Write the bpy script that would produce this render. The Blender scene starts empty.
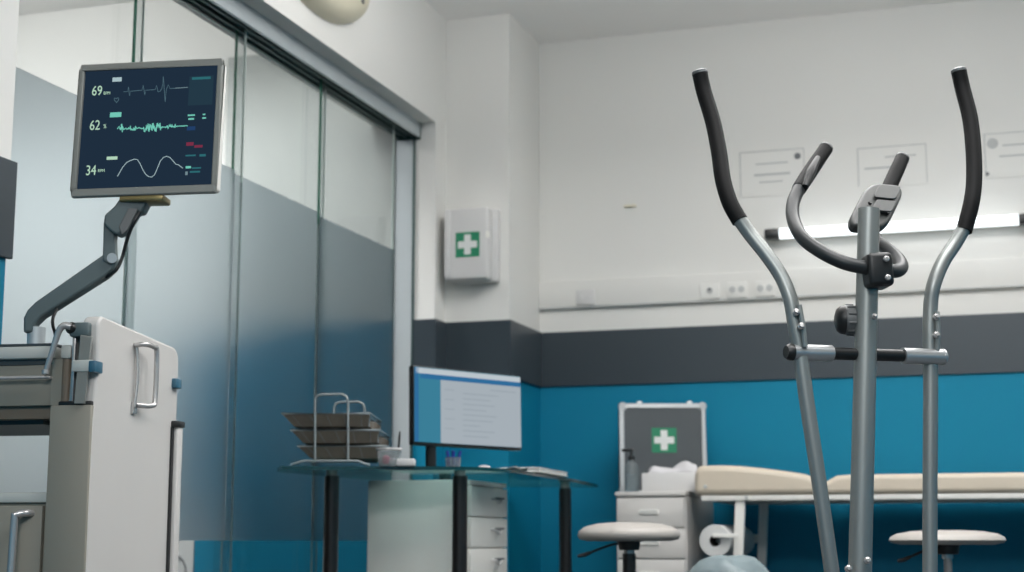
import bpy, bmesh, math, random
from mathutils import Vector, Matrix
random.seed(7)
C = bpy.context.scene.collection
PI = math.pi
R = math.radians

# ------------------------------------------------------------------ camera model (real camera pose in the room)
F = 1566.0                      # focal length in pixels of a 1024 wide frame
PITCH = math.atan(254.5 / F)
YAW = R(18.08)
H = 0.5
cp, sp, cy, sy = math.cos(PITCH), math.sin(PITCH), math.cos(YAW), math.sin(YAW)

def ray(px, py):
    dx, dy = px - 512, 286 - py
    f, z = F * cp - dy * sp, F * sp + dy * cp
    return f, Vector((dx * cy - f * sy, dx * sy + f * cy, z))

def at(px, py, D):              # the point seen at a pixel, D metres in front of the camera
    f, r = ray(px, py)
    return Vector((0, 0, H)) + r * (D / f)

def onz(px, py, z):
    f, r = ray(px, py)
    return Vector((0, 0, H)) + r * ((z - H) / r.z)

# ------------------------------------------------------------------ materials
def lin(c):
    c = c / 255.0
    return c / 12.92 if c <= 0.04045 else ((c + 0.055) / 1.055) ** 2.4

def rgb(r, g, b): return (lin(r), lin(g), lin(b), 1.0)

def mat(name, col, rough=0.5, metal=0.0, var=0.05, scale=6.0, bump=0.0, bscale=120.0, spec=0.5, coat=0.0, emit=None, estr=0.0, sub=0.0):
    m = bpy.data.materials.new(name); m.use_nodes = True
    nt = m.node_tree; b = nt.nodes['Principled BSDF']
    b.inputs['Roughness'].default_value = rough
    b.inputs['Metallic'].default_value = metal
    b.inputs['Specular IOR Level'].default_value = spec
    b.inputs['Coat Weight'].default_value = coat
    c = rgb(*col)
    tc = nt.nodes.new('ShaderNodeTexCoord')
    n = nt.nodes.new('ShaderNodeTexNoise'); n.inputs['Scale'].default_value = scale; n.inputs['Detail'].default_value = 3
    nt.links.new(tc.outputs['Object'], n.inputs['Vector'])
    mx = nt.nodes.new('ShaderNodeMix'); mx.data_type = 'RGBA'
    mx.inputs['A'].default_value = tuple(min(1, x * (1 - var)) for x in c[:3]) + (1,)
    mx.inputs['B'].default_value = tuple(min(1, x * (1 + var)) for x in c[:3]) + (1,)
    nt.links.new(n.outputs['Fac'], mx.inputs['Factor'])
    nt.links.new(mx.outputs['Result'], b.inputs['Base Color'])
    if bump:
        n2 = nt.nodes.new('ShaderNodeTexNoise'); n2.inputs['Scale'].default_value = bscale
        nt.links.new(tc.outputs['Object'], n2.inputs['Vector'])
        bp = nt.nodes.new('ShaderNodeBump'); bp.inputs['Strength'].default_value = bump; bp.inputs['Distance'].default_value = 0.002
        nt.links.new(n2.outputs['Fac'], bp.inputs['Height']); nt.links.new(bp.outputs['Normal'], b.inputs['Normal'])
    if emit:
        b.inputs['Emission Color'].default_value = rgb(*emit); b.inputs['Emission Strength'].default_value = estr
    return m

def emis(name, col, s=1.0):
    m = bpy.data.materials.new(name); m.use_nodes = True
    nt = m.node_tree; nt.nodes.clear()
    e = nt.nodes.new('ShaderNodeEmission'); e.inputs['Color'].default_value = rgb(*col); e.inputs['Strength'].default_value = s
    o = nt.nodes.new('ShaderNodeOutputMaterial'); nt.links.new(e.outputs[0], o.inputs[0])
    return m

def glass(name, tint, ior=1.45, rough=0.02, haze=0.0, hazecol=(200, 205, 205), trans=0.5):
    """thin clear glass: tinted see-through plus a Fresnel reflection, optionally a little surface haze"""
    m = bpy.data.materials.new(name); m.use_nodes = True
    nt = m.node_tree; nt.nodes.clear()
    t = nt.nodes.new('ShaderNodeBsdfTransparent'); t.inputs['Color'].default_value = rgb(*tint)
    g = nt.nodes.new('ShaderNodeBsdfGlossy'); g.inputs['Roughness'].default_value = rough
    lw = nt.nodes.new('ShaderNodeLayerWeight'); lw.inputs['Blend'].default_value = 0.5
    pw = nt.nodes.new('ShaderNodeMath'); pw.operation = 'POWER'; pw.inputs[1].default_value = 5.0
    nt.links.new(lw.outputs['Facing'], pw.inputs[0])
    f0 = ((ior - 1) / (ior + 1)) ** 2
    fr = nt.nodes.new('ShaderNodeMath'); fr.operation = 'MULTIPLY_ADD'; fr.inputs[1].default_value = 1 - f0; fr.inputs[2].default_value = f0
    nt.links.new(pw.outputs[0], fr.inputs[0])
    mx = nt.nodes.new('ShaderNodeMixShader')
    nt.links.new(fr.outputs[0], mx.inputs[0]); nt.links.new(t.outputs[0], mx.inputs[1]); nt.links.new(g.outputs[0], mx.inputs[2])
    out = mx
    if haze:
        d = nt.nodes.new('ShaderNodeBsdfDiffuse'); d.inputs['Color'].default_value = rgb(*hazecol)
        tl = nt.nodes.new('ShaderNodeBsdfTranslucent'); tl.inputs['Color'].default_value = rgb(*hazecol)
        dm = nt.nodes.new('ShaderNodeMixShader'); dm.inputs[0].default_value = trans
        nt.links.new(d.outputs[0], dm.inputs[1]); nt.links.new(tl.outputs[0], dm.inputs[2])
        m2 = nt.nodes.new('ShaderNodeMixShader'); m2.inputs[0].default_value = haze
        nt.links.new(mx.outputs[0], m2.inputs[1]); nt.links.new(dm.outputs[0], m2.inputs[2]); out = m2
    o = nt.nodes.new('ShaderNodeOutputMaterial'); nt.links.new(out.outputs[0], o.inputs[0])
    return m

def frosted(name, tint, rough, haze, hazecol):
    """etched film: rough refraction blurs what lies behind, with some scattering"""
    m = bpy.data.materials.new(name); m.use_nodes = True
    nt = m.node_tree; nt.nodes.clear()
    r = nt.nodes.new('ShaderNodeBsdfRefraction'); r.inputs['Color'].default_value = rgb(*tint)
    r.inputs['Roughness'].default_value = rough; r.inputs['IOR'].default_value = 1.25
    d = nt.nodes.new('ShaderNodeBsdfDiffuse'); d.inputs['Color'].default_value = rgb(*hazecol)
    tl = nt.nodes.new('ShaderNodeBsdfTranslucent'); tl.inputs['Color'].default_value = rgb(*hazecol)
    dm = nt.nodes.new('ShaderNodeMixShader'); dm.inputs[0].default_value = 0.5
    nt.links.new(d.outputs[0], dm.inputs[1]); nt.links.new(tl.outputs[0], dm.inputs[2])
    m2 = nt.nodes.new('ShaderNodeMixShader'); m2.inputs[0].default_value = haze
    nt.links.new(r.outputs[0], m2.inputs[1]); nt.links.new(dm.outputs[0], m2.inputs[2])
    o = nt.nodes.new('ShaderNodeOutputMaterial'); nt.links.new(m2.outputs[0], o.inputs[0])
    return m

M = dict(
    wall=mat('white_wall_paint', (229, 228, 224), 0.75, var=0.02, scale=1.5, bump=0.08, bscale=60),
    ceil=mat('ceiling_paint', (244, 243, 241), 0.85, var=0.02, scale=1.5),
    blue=mat('blue_wall_paint', (12, 122, 154), 0.55, var=0.03, scale=1.5, bump=0.05, bscale=60, spec=0.2),
    dimmedblue=mat('dimmed_blue_panel', (6, 106, 134), 0.6, var=0.03, spec=0.2),  # darker copy of the wall blue, dimness painted into the added panel
    band=mat('dark_grey_wall_cladding', (50, 60, 67), 0.38, var=0.04, scale=3),
    floor=mat('vinyl_floor', (62, 66, 70), 0.5, var=0.06, scale=9),
    grey=mat('grey_dimming_paint', (166, 170, 167), 0.7, var=0.02),  # dims the added corridor panel; unseen walls share it to cut bounce
    alu=mat('aluminium', (188, 196, 199), 0.4, 0.3, var=0.04),
    aludark=mat('dark_track_grey', (72, 96, 94), 0.4, 0.5),  # dark green-grey of the track rails and jamb strip
    steel=mat('polished_steel', (192, 190, 188), 0.24, 0.6, var=0.02),
    silver=mat('silver_tube_paint', (148, 152, 150), 0.38, 0.65, var=0.03, spec=0.5),
    sleeve=mat('bright_silver_sleeve', (196, 197, 198), 0.28, 0.75, var=0.03),
    foam=mat('black_foam_grip', (9, 10, 11), 0.6, spec=0.18, var=0.12, scale=40, bump=0.2, bscale=400),
    black=mat('black_plastic', (22, 24, 25), 0.4, var=0.08),
    softblack=mat('black_lacquered_metal', (26, 25, 25), 0.32, var=0.08),
    darkgrey=mat('dark_grey_plastic', (64, 70, 72), 0.45, var=0.05),
    console=mat('console_grey_plastic', (60, 62, 61), 0.45, var=0.04),
    bargrey=mat('dark_bar_lacquer', (34, 38, 40), 0.42, var=0.05),
    midgrey=mat('grey_plastic', (104, 106, 106), 0.45, var=0.05),
    armgrey=mat('arm_grey_green_plastic', (88, 102, 104), 0.42, var=0.05),
    bezel=mat('grey_bezel_plastic', (132, 134, 129), 0.4, var=0.03),
    cart=mat('cart_white_enamel', (204, 201, 197), 0.4, var=0.02),
    beige=mat('cart_beige_enamel', (140, 136, 124), 0.45, var=0.03),
    cartgrey=mat('cart_grey_enamel', (192, 194, 188), 0.45, var=0.03),
    tube_beige=mat('tan_cylinder_paint', (120, 106, 90), 0.4, var=0.04),
    teal=mat('blue_clip_plastic', (52, 98, 120), 0.4, var=0.05),
    white=mat('white_plastic', (210, 209, 208), 0.4, var=0.02),
    white2=mat('white_lacquered_steel', (236, 234, 228), 0.4, var=0.02),
    paper=mat('white_paper', (205, 205, 203), 0.8, var=0.02),
    cream=mat('cream_upholstery', (202, 190, 172), 0.5, var=0.03, bump=0.1, bscale=300),
    creamplastic=mat('cream_aged_plastic', (204, 198, 176), 0.45, var=0.04),
    stool=mat('white_vinyl_seat', (170, 165, 159), 0.45, var=0.02),
    green=mat('first_aid_green', (28, 128, 92), 0.5, var=0.03),
    cross=mat('white_cross_print', (224, 226, 224), 0.5, var=0.01),
    casepanel=mat('dark_grey_case_panel', (72, 78, 82), 0.5, var=0.08, scale=12),
    casealu=mat('case_aluminium_edge', (206, 208, 208), 0.35, 0.6, var=0.03),
    tissue=mat('white_tissue', (206, 204, 206), 0.8, var=0.02, bump=0.3, bscale=60),
    wire=mat('grey_white_wire', (150, 158, 160), 0.35, 0.3),
    mesh=mat('dark_tray_mesh', (98, 92, 82), 0.6, 0.2, var=0.15, scale=60),
    label=mat('pencil_grey_print', (184, 186, 185), 0.8),
    printdark=mat('dark_print', (112, 114, 116), 0.8),
    pink=mat('pink_plastic', (214, 84, 116), 0.5),
    inkblue=mat('dark_blue_plastic', (24, 44, 130), 0.4),
    tan=mat('tan_anodised_plate', (138, 124, 84), 0.3, 0.7),
    glass=glass('clear_door_glass', (245, 247, 247), ior=1.35),
    frost=frosted('frosted_door_film', (219, 224, 227), 0.34, 0.07, (180, 192, 198)),
    edge=glass('green_glass_edge', (110, 168, 148), ior=1.45, rough=.2, haze=.45, hazecol=(96, 150, 132)),
    edgefrost=glass('sanded_glass_edge', (205, 218, 216), ior=1.4, rough=.3, haze=.3, hazecol=(210, 218, 218)),
    edgelit=mat('painted_lit_glass_edge', (205, 220, 214), 0.12, var=0.05, spec=0.8),  # pale tone paints the light caught on the panes' far edges
    desk=glass('green_desk_glass', (226, 242, 240), ior=1.45, rough=0.06, haze=0.14, hazecol=(96, 168, 168)),
    deskedge=mat('dark_green_glass_edge', (16, 58, 62), 0.2, var=0.1),
    clear=glass('clear_plastic', (236, 242, 244), ior=1.4, rough=0.12, haze=0.3),
    bag=glass('milky_blue_liner_plastic', (206, 220, 224), ior=1.7, rough=0.12, haze=0.55, hazecol=(196, 212, 216)),
    lampglow=emis('fluorescent_tube_glow', (244, 252, 255), 2.2),
    screen=emis('dark_blue_screen', (33, 49, 66), 1.0),
    s_white=emis('screen_white_trace', (176, 200, 205), 1.0),
    s_grey=emis('screen_grey_trace', (118, 142, 150), 1.0),
    s_dim=emis('screen_dim_trace', (86, 116, 128), 1.0),
    s_teal=emis('screen_teal_trace', (120, 208, 190), 1.0),
    s_mint=emis('screen_mint_digit', (186, 222, 196), 1.0),
    s_panel=emis('screen_panel_blue', (38, 60, 74), 1.0),
    s_tealdim=emis('screen_dim_teal', (48, 110, 118), 1.0),
    s_red=emis('screen_red_text', (128, 50, 74), 1.0),
    s_blue=emis('screen_blue_block', (36, 66, 108), 1.0),
    d_bg=emis('desktop_teal', (62, 132, 158), 1.0),
    d_side=emis('desktop_side_blue', (50, 112, 160), 1.0),
    d_bar=emis('desktop_title_bar', (196, 206, 212), 1.0),
    d_doc=emis('document_page', (172, 182, 190), 1.0),
    d_txt=emis('document_text', (158, 169, 178), 1.0),
)

# ------------------------------------------------------------------ mesh building helpers
class MB:
    def __init__(self, mi=0): self.bm = bmesh.new(); self.mi = mi
    def _add(self, vs, fs):
        bv = [self.bm.verts.new(v) for v in vs]
        for f in fs:
            try:
                fc = self.bm.faces.new([bv[i] for i in f]); fc.material_index = self.mi
            except ValueError: pass
        return bv
    def box(self, x0, x1, y0, y1, z0, z1, mx=None):
        vs = [Vector((x, y, z)) for z in (z0, z1) for y in (y0, y1) for x in (x0, x1)]
        if mx: vs = [mx @ v for v in vs]
        self._add(vs, [(0, 2, 3, 1), (4, 5, 7, 6), (0, 1, 5, 4), (2, 6, 7, 3), (0, 4, 6, 2), (1, 3, 7, 5)]); return self
    def rbox(self, x0, x1, y0, y1, z0, z1, r=0.01, seg=3, mx=None):
        t = bmesh.new()
        bmesh.ops.create_cube(t, size=1.0)
        for v in t.verts:
            v.co = Vector((x0 + (v.co.x + .5) * (x1 - x0), y0 + (v.co.y + .5) * (y1 - y0), z0 + (v.co.z + .5) * (z1 - z0)))
        bmesh.ops.bevel(t, geom=t.edges[:], offset=r, segments=seg, profile=0.5, affect='EDGES')
        self._merge(t, mx); return self
    def _merge(self, t, mx=None):
        t.verts.index_update()
        vs = [(mx @ v.co if mx else v.co.copy()) for v in t.verts]
        fs = [[v.index for v in f.verts] for f in t.faces]
        t.free(); self._add(vs, fs)
    def tube(self, pts, r, seg=14, smooth=0, closed=False):
        pts = [Vector(p) for p in pts]
        rs = list(r) if isinstance(r, (list, tuple)) else [r] * len(pts)
        if smooth:
            q, qr = [], []
            n = len(pts)
            rng = range(n if closed else n - 1)
            for i in rng:
                p0, p1, p2, p3 = (pts[(i - 1) % n] if closed or i > 0 else pts[0], pts[i], pts[(i + 1) % n], pts[(i + 2) % n] if closed or i + 2 < n else pts[-1])
                for k in range(smooth):
                    t = k / smooth
                    q.append(0.5 * ((2 * p1) + (p2 - p0) * t + (2 * p0 - 5 * p1 + 4 * p2 - p3) * t * t + (-p0 + 3 * p1 - 3 * p2 + p3) * t ** 3))
                    qr.append(rs[i] * (1 - t) + rs[(i + 1) % n] * t)
            if not closed: q.append(pts[-1]); qr.append(rs[-1])
            pts, rs = q, qr
        n = len(pts); rings = []; prev = None
        for i, p in enumerate(pts):
            a = pts[i - 1] if (closed or i > 0) else p
            b = pts[(i + 1) % n] if (closed or i + 1 < n) else p
            tg = (b - a).normalized()
            if prev is None:
                up = Vector((0, 0, 1)) if abs(tg.z) < 0.9 else Vector((1, 0, 0))
                u = tg.cross(up).normalized()
            else:
                u = (prev - tg * prev.dot(tg)).normalized()
            prev = u; v = tg.cross(u)
            rings.append([p + (u * math.cos(2 * PI * k / seg) + v * math.sin(2 * PI * k / seg)) * rs[i] for k in range(seg)])
        vs = [v for rg in rings for v in rg]; fs = []
        for i in range(n if closed else n - 1):
            j = (i + 1) % n
            for k in range(seg):
                fs.append((i * seg + k, i * seg + (k + 1) % seg, j * seg + (k + 1) % seg, j * seg + k))
        if not closed:
            fs.append(tuple(range(seg - 1, -1, -1))); fs.append(tuple((n - 1) * seg + k for k in range(seg)))
        self._add(vs, fs); return self
    def lathe(self, prof, c=(0, 0, 0), seg=32, mx=None, caps=True):
        vs = []; fs = []; n = len(prof)
        for (r, z) in prof:
            for k in range(seg):
                a = 2 * PI * k / seg
                vs.append(Vector((c[0] + r * math.cos(a), c[1] + r * math.sin(a), c[2] + z)))
        for i in range(n - 1):
            for k in range(seg):
                fs.append((i * seg + k, i * seg + (k + 1) % seg, (i + 1) * seg + (k + 1) % seg, (i + 1) * seg + k))
        if caps and prof[0][0] > 1e-6: fs.append(tuple(range(seg - 1, -1, -1)))
        if caps and prof[-1][0] > 1e-6: fs.append(tuple((n - 1) * seg + k for k in range(seg)))
        if mx: vs = [mx @ v for v in vs]
        self._add(vs, fs); return self
    def slab(self, O, U, V, poly, th):
        """a flat polygon (u, v) in the plane O, U, V given thickness th along U x V"""
        O, U, V = Vector(O), Vector(U), Vector(V); N = U.cross(V).normalized() * th
        n = len(poly)
        vs = [O + U * a + V * b for a, b in poly] + [O + U * a + V * b + N for a, b in poly]
        fs = [tuple(range(n - 1, -1, -1)), tuple(range(n, 2 * n))] + [(i, (i + 1) % n, n + (i + 1) % n, n + i) for i in range(n)]
        self._add(vs, fs); return self
    def grid(self, fn, nu, nv):
        vs = [Vector(fn(i / nu, j / nv)) for j in range(nv + 1) for i in range(nu + 1)]
        fs = [(j * (nu + 1) + i, j * (nu + 1) + i + 1, (j + 1) * (nu + 1) + i + 1, (j + 1) * (nu + 1) + i) for j in range(nv) for i in range(nu)]
        self._add(vs, fs); return self
    def build(self, name, mats, parent=None, bevel=0.0, bseg=2, angle=35, world=False, solid=0.0):
        bm = self.bm
        bmesh.ops.remove_doubles(bm, verts=bm.verts, dist=1e-6)
        bmesh.ops.recalc_face_normals(bm, faces=bm.faces)
        me = bpy.data.meshes.new(name)
        if world and parent is not None:
            p, tot = parent, Matrix.Identity(4)
            while p is not None:
                tot = (Matrix.Translation(p.location) @ p.rotation_euler.to_matrix().to_4x4()) @ tot; p = p.parent
            bm.transform(tot.inverted())
        bm.to_mesh(me); bm.free()
        for f in me.polygons: f.use_smooth = True
        me.set_sharp_from_angle(angle=R(angle))
        for m in (mats if isinstance(mats, (list, tuple)) else [mats]): me.materials.append(m)
        o = bpy.data.objects.new(name, me); C.objects.link(o)
        if parent is not None: o.parent = parent
        if solid:
            s = o.modifiers.new('solid', 'SOLIDIFY'); s.thickness = solid
        if bevel:
            b = o.modifiers.new('bevel', 'BEVEL'); b.width = bevel; b.segments = bseg; b.limit_method = 'ANGLE'; b.angle_limit = R(40)
        return o

def rrect(x0, x1, y0, y1, r, n=5):
    out = []
    for cx, cyy, a0 in ((x1 - r, y1 - r, 0), (x0 + r, y1 - r, 90), (x0 + r, y0 + r, 180), (x1 - r, y0 + r, 270)):
        for k in range(n + 1):
            a = R(a0 + 90 * k / n); out.append((cx + r * math.cos(a), cyy + r * math.sin(a)))
    return out

def tag(o, label=None, cat=None, group=None, kind=None):
    if label: o['label'] = label
    if cat: o['category'] = cat
    if group: o['group'] = group
    if kind: o['kind'] = kind
    return o

def thing(name, loc, label, cat, rz=0.0, group=None, rot=None):
    o = bpy.data.objects.new(name, None); C.objects.link(o)
    o.empty_display_size = 0.1
    o.location = loc; o.rotation_euler = rot if rot else (0, 0, rz)
    return tag(o, label, cat, group)

def copy_tree(o, parent=None):
    c = o.copy(); C.objects.link(c)
    if parent is not None: c.parent = parent
    for ch in list(o.children): copy_tree(ch, c)
    return c

def struct(o): o['kind'] = 'structure'; return o

def text(name, s, size, m, parent, loc, rot=(PI / 2, 0, 0), align='LEFT', sx=1.0, extrude=0.0002):
    cu = bpy.data.curves.new(name, 'FONT'); cu.body = s; cu.size = size; cu.align_x = align; cu.extrude = extrude
    cu.materials.append(m)
    cu.resolution_u = 4
    tmp = bpy.data.objects.new(name, cu); C.objects.link(tmp)
    me = bpy.data.meshes.new_from_object(tmp.evaluated_get(bpy.context.evaluated_depsgraph_get()))
    bpy.data.objects.remove(tmp); bpy.data.curves.remove(cu)
    o = bpy.data.objects.new(name, me); C.objects.link(o); o.parent = parent
    o.location = loc; o.rotation_euler = rot; o.scale = (sx, 1, 1)
    return o

# ================================================================== THE ROOM
XL, YB, ZC = -2.45, 7.0, 2.88      # room face of the glass wall, back wall, ceiling
BZ0, BZ1 = 1.21, 1.464             # dark cladding band
XR, YF = 2.6, -2.4

struct(MB().box(-6.2, XR + .2, YF - .2, YB + .2, -0.1, 0).build('floor', M['floor']))
struct(MB().box(XL - .3, XR + .2, YF - .2, YB + .2, ZC, ZC + .1).build('ceiling', M['ceil']))
def two_tone(b, x0, x1, y0, y1, z1=ZC, split=1.3):
    b.mi = 1; b.box(x0, x1, y0, y1, 0, split)
    b.mi = 0; b.box(x0, x1, y0, y1, split, z1); return b
struct(two_tone(MB(), XL - .3, XR + .2, YB, YB + .2).build('wall_back', [M['wall'], M['blue']]))
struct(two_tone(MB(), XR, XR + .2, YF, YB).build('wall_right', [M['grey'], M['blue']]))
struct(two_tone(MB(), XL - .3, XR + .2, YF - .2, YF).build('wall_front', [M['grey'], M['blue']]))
w = two_tone(MB(), XL - .2, XL, YF, 3.34)                    # left of the glass doors
two_tone(w, XL - .3, XL, 6.40, YB)                           # right of the glass doors
w.mi = 0; w.box(XL - .3, XL, 3.34, 6.40, 2.36, ZC)           # over the glass doors
struct(w.build('wall_left', [M['wall'], M['blue']]))
struct(two_tone(MB(), -2.452, -2.146, 6.53, YB + .01).build('wall_corner', [M['wall'], M['blue']]))

# dark cladding band, one length per wall
T = 0.012
struct(MB().box(-2.146, XR, YB - T, YB, BZ0, BZ1).build('trim_1', M['band']))
b = MB().box(-2.446, -2.146 + T, 6.53 - T, 6.53, BZ0, BZ1); b.box(-2.146, -2.146 + T, 6.53, YB - T, BZ0, BZ1)
struct(b.build('trim_2', M['band']))
b = MB().box(XL, XL + T, 6.40, 6.53 - T, BZ0, BZ1); b.box(-2.548, XL + T, 6.40 - T, 6.40, BZ0, BZ1)
struct(b.build('trim_3', M['band']))
struct(MB().box(XL, XL + .013, YF, 3.352, BZ0, BZ1).build('trim_4', M['band'], bevel=.002))

# sliding door track under the header
b = MB()
b.box(-2.535, -2.522, 3.34, 6.40, 2.292, 2.36)
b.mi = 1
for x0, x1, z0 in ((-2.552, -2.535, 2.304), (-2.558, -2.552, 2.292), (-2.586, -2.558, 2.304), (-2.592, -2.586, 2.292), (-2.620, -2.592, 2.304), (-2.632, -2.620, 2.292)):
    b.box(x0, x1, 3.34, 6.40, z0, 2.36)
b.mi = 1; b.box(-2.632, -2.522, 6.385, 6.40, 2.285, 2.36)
struct(b.build('trim_5', [M['alu'], M['aludark']], bevel=.0015))
b = MB().box(-2.64, -2.555, 6.388, 6.40, 0, 2.29)
struct(b.build('trim_6', M['alu'], bevel=.002))
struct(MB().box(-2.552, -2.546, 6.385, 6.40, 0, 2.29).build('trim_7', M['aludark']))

panes = [(3.36, 4.190, -2.606, 1.792), (4.092, 4.812, -2.572, 1.772), (4.812, 5.560, -2.606, 1.776), (5.450, 6.200, -2.572, 1.745)]
for i, (y0, y1, x, zf) in enumerate(panes):
    d = bpy.data.objects.new('door_%d' % (i + 1), None); C.objects.link(d); d.location = (x, y0, 0); struct(d)
    MB().box(x - .004, x + .004, y0, y1, 0.01, 2.31).build('glass_pane', M['glass'], d, world=True)
    MB().box(x + .0045, x + .0075, y0 - .002, (4.149, 4.752, 5.526, y1)[i], .5, zf).build('frosted_film', M['frost'], d, world=True)
    b = MB().box(x - .005, x + .005, y0 - .003, y0, zf - .03, 2.31)
    b.mi = 1; b.box(x - .004, x + .004, y0 - .002, y0, 0.01, zf - .03)
    b.build('glass_edge', [M['edge'], M['edgefrost']], d, world=True)
    b = MB().box(x - .004, x + .004, y1, y1 + .003, zf - .03, 2.31)
    b.mi = 1; b.box(x - .004, x + .004, y1, y1 + .002, 0.01, zf - .03)
    b.build('glass_edge', [M['edgelit'], M['edgefrost']], d, world=True)

# corridor behind the glass
YK = 6.45
b = MB(); b.box(-6.2, XL - .3, YK, YK + .15, 0, 3.12)
struct(b.build('wall_corridor', M['wall']))
struct(MB().box(-6.2, XL - .3, YF, YK + .15, 3.12, 3.2).build('ceiling_corridor', M['ceil']))
struct(MB().box(-6.3, -6.2, YF, YK + .15, 0, 3.2).build('wall_corridor_side', M['wall']))
struct(MB().box(-6.3, XL - .2, YF - .2, YF, 0, 3.2).build('wall_corridor_end', M['wall']))
b = MB(); b.box(-3.493, -2.645, YK - .078, YK - .052, 1.464, 2.755); b.mi = 1; b.box(-3.493, -2.645, YK - .078, YK - .052, 0, 1.464)  # added panel, its colours paint in the dimmer view through the far panes
struct(b.build('added_dim_panel', [M['grey'], M['dimmedblue']]))
struct(MB().box(-3.80, -3.493, YK - .0008, YK, 0, 1.40).build('trim_9', M['blue']))
p = thing('poster', (-3.70, YK - .004, .06), 'white poster with a thin curved drawn line, low behind the glass doors', 'poster')
MB().box(-3.80, -3.634, YK - .006, YK - .001, .06, .62).build('sheet', M['paper'], p, world=True)
MB().tube([(-3.735, YK - .008, .43), (-3.70, YK - .008, .425), (-3.672, YK - .008, .38), (-3.665, YK - .008, .30)], .003, 6, smooth=5).build('drawn_line', M['printdark'], p, world=True)

# ================================================================== ELLIPTICAL TRAINER
e0 = at(866, 541, 3.32); e0.z = 0
el = thing('elliptical_trainer', e0, 'silver elliptical trainer with black grips standing in the foreground', 'exercise machine', rz=R(6))
def ep(name, b, m, parent=el, **k): return b.build(name, m, parent, world=True, **k)
post_top, post_bot = at(869, 209, 3.305), at(859.3, 600, 3.30)
dirp = (post_top - post_bot).normalized()
foot = post_bot - dirp * ((post_bot.z - .06) / dirp.z)
ep('post', MB().tube([foot, post_bot, post_top], [.0245, .0245, .0232], 28), M['silver'])
# moving handle arms
def arm(name_pts, grip_pts, sgn):
    a = ep('swing_arm', MB().tube(name_pts, .0157, 20, smooth=6), M['silver'])
    g = MB().tube(grip_pts, [.0178] * (len(grip_pts)), 20, smooth=6)
    gr = g.build('foam_grip', M['foam'], a, world=False)
    gr.data.transform(gr_inv(a))
    e = grip_pts[0]; d = (Vector(grip_pts[0]) - Vector(grip_pts[1])).normalized()
    c = MB().tube([e, e + d * .006, e + d * .010], [.0186, .0176, .011], 20).build('end_cap', M['darkgrey'], a)
    c.data.transform(gr_inv(a))
    return a
def gr_inv(o):
    tot = Matrix.Identity(4); p = o
    while p is not None:
        tot = (Matrix.Translation(p.location) @ p.rotation_euler.to_matrix().to_4x4()) @ tot; p = p.parent
    return tot.inverted()
gl = [at(*q) for q in ((700, 74, 3.40), (704, 92, 3.40), (713, 122, 3.38), (719, 152, 3.35), (723, 180, 3.32), (730, 203, 3.30), (740, 221, 3.29))]
al = [at(*q) for q in ((736, 214, 3.292), (750, 234, 3.29), (766, 254, 3.28), (781, 276, 3.27), (790, 298, 3.26), (795, 325, 3.258), (800, 353, 3.258), (808, 410, 3.258), (818, 475, 3.258), (831, 566, 3.26), (839, 625, 3.27))]
a1 = arm(al, gl, -1)
gq = [at(*q) for q in ((959, 72, 3.50), (963, 90, 3.50), (970, 118, 3.48), (973.5, 150, 3.45), (974, 182, 3.42), (971, 205, 3.40), (964, 231, 3.39))]
aq = [at(*q) for q in ((967, 222, 3.392), (956, 242, 3.39), (943, 262, 3.38), (934, 284, 3.37), (930.5, 306, 3.372), (930, 335, 3.372), (930.5, 360, 3.372), (930.5, 420, 3.372), (930, 500, 3.372), (930, 572, 3.372), (930, 625, 3.372))]
a2 = arm(aq, gq, 1)
# pivot axle
ax0, ax1 = at(786.5, 352, 3.247), at(945, 357, 3.372)
def axp(t): return ax0.lerp(ax1, t)
ep('pivot_axle', MB().tube([axp(.26), axp(.76)], .0132, 20), M['black'])
for t0, t1, te in ((.275, .035, -.004), (.725, .975, 1.0)):
    s = ep('pivot_sleeve', MB().tube([axp(t0), axp(t1)], .0172, 24), M['sleeve'])
    k = MB().tube([axp(t1), axp((t1 + te) / 2), axp(te)], [.0182, .0178, .013], 24).build('end_plug', M['black'] if te < .5 else M['sleeve'], s); k.data.transform(gr_inv(s))
# bolts and gusset rods on the arms
def bolt(px, py, D, m='steel', r=.0075, dirn=(.25, -1, .1)):
    p = at(px, py, D); d = Vector(dirn).normalized()
    ep('bolt', MB().tube([p, p + d * .010, p + d * .012, p + d * .018], [r, r, r * .6, r * .45], 10), M[m])
bolt(796, 313, 3.240); bolt(801, 327, 3.238); bolt(936, 318, 3.357); bolt(936, 336, 3.357)
bolt(874, 317, 3.270, r=.006); bolt(867, 561, 3.265); bolt(848, 569, 3.270)
ep('gusset_rod', MB().tube([at(799, 305, 3.24), at(803, 327, 3.240), at(805, 347, 3.242)], .006, 10), M['silver'])
ep('gusset_rod', MB().tube([at(937, 312, 3.357), at(938, 335, 3.354), at(937, 352, 3.357)], .006, 10), M['silver'])
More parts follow.
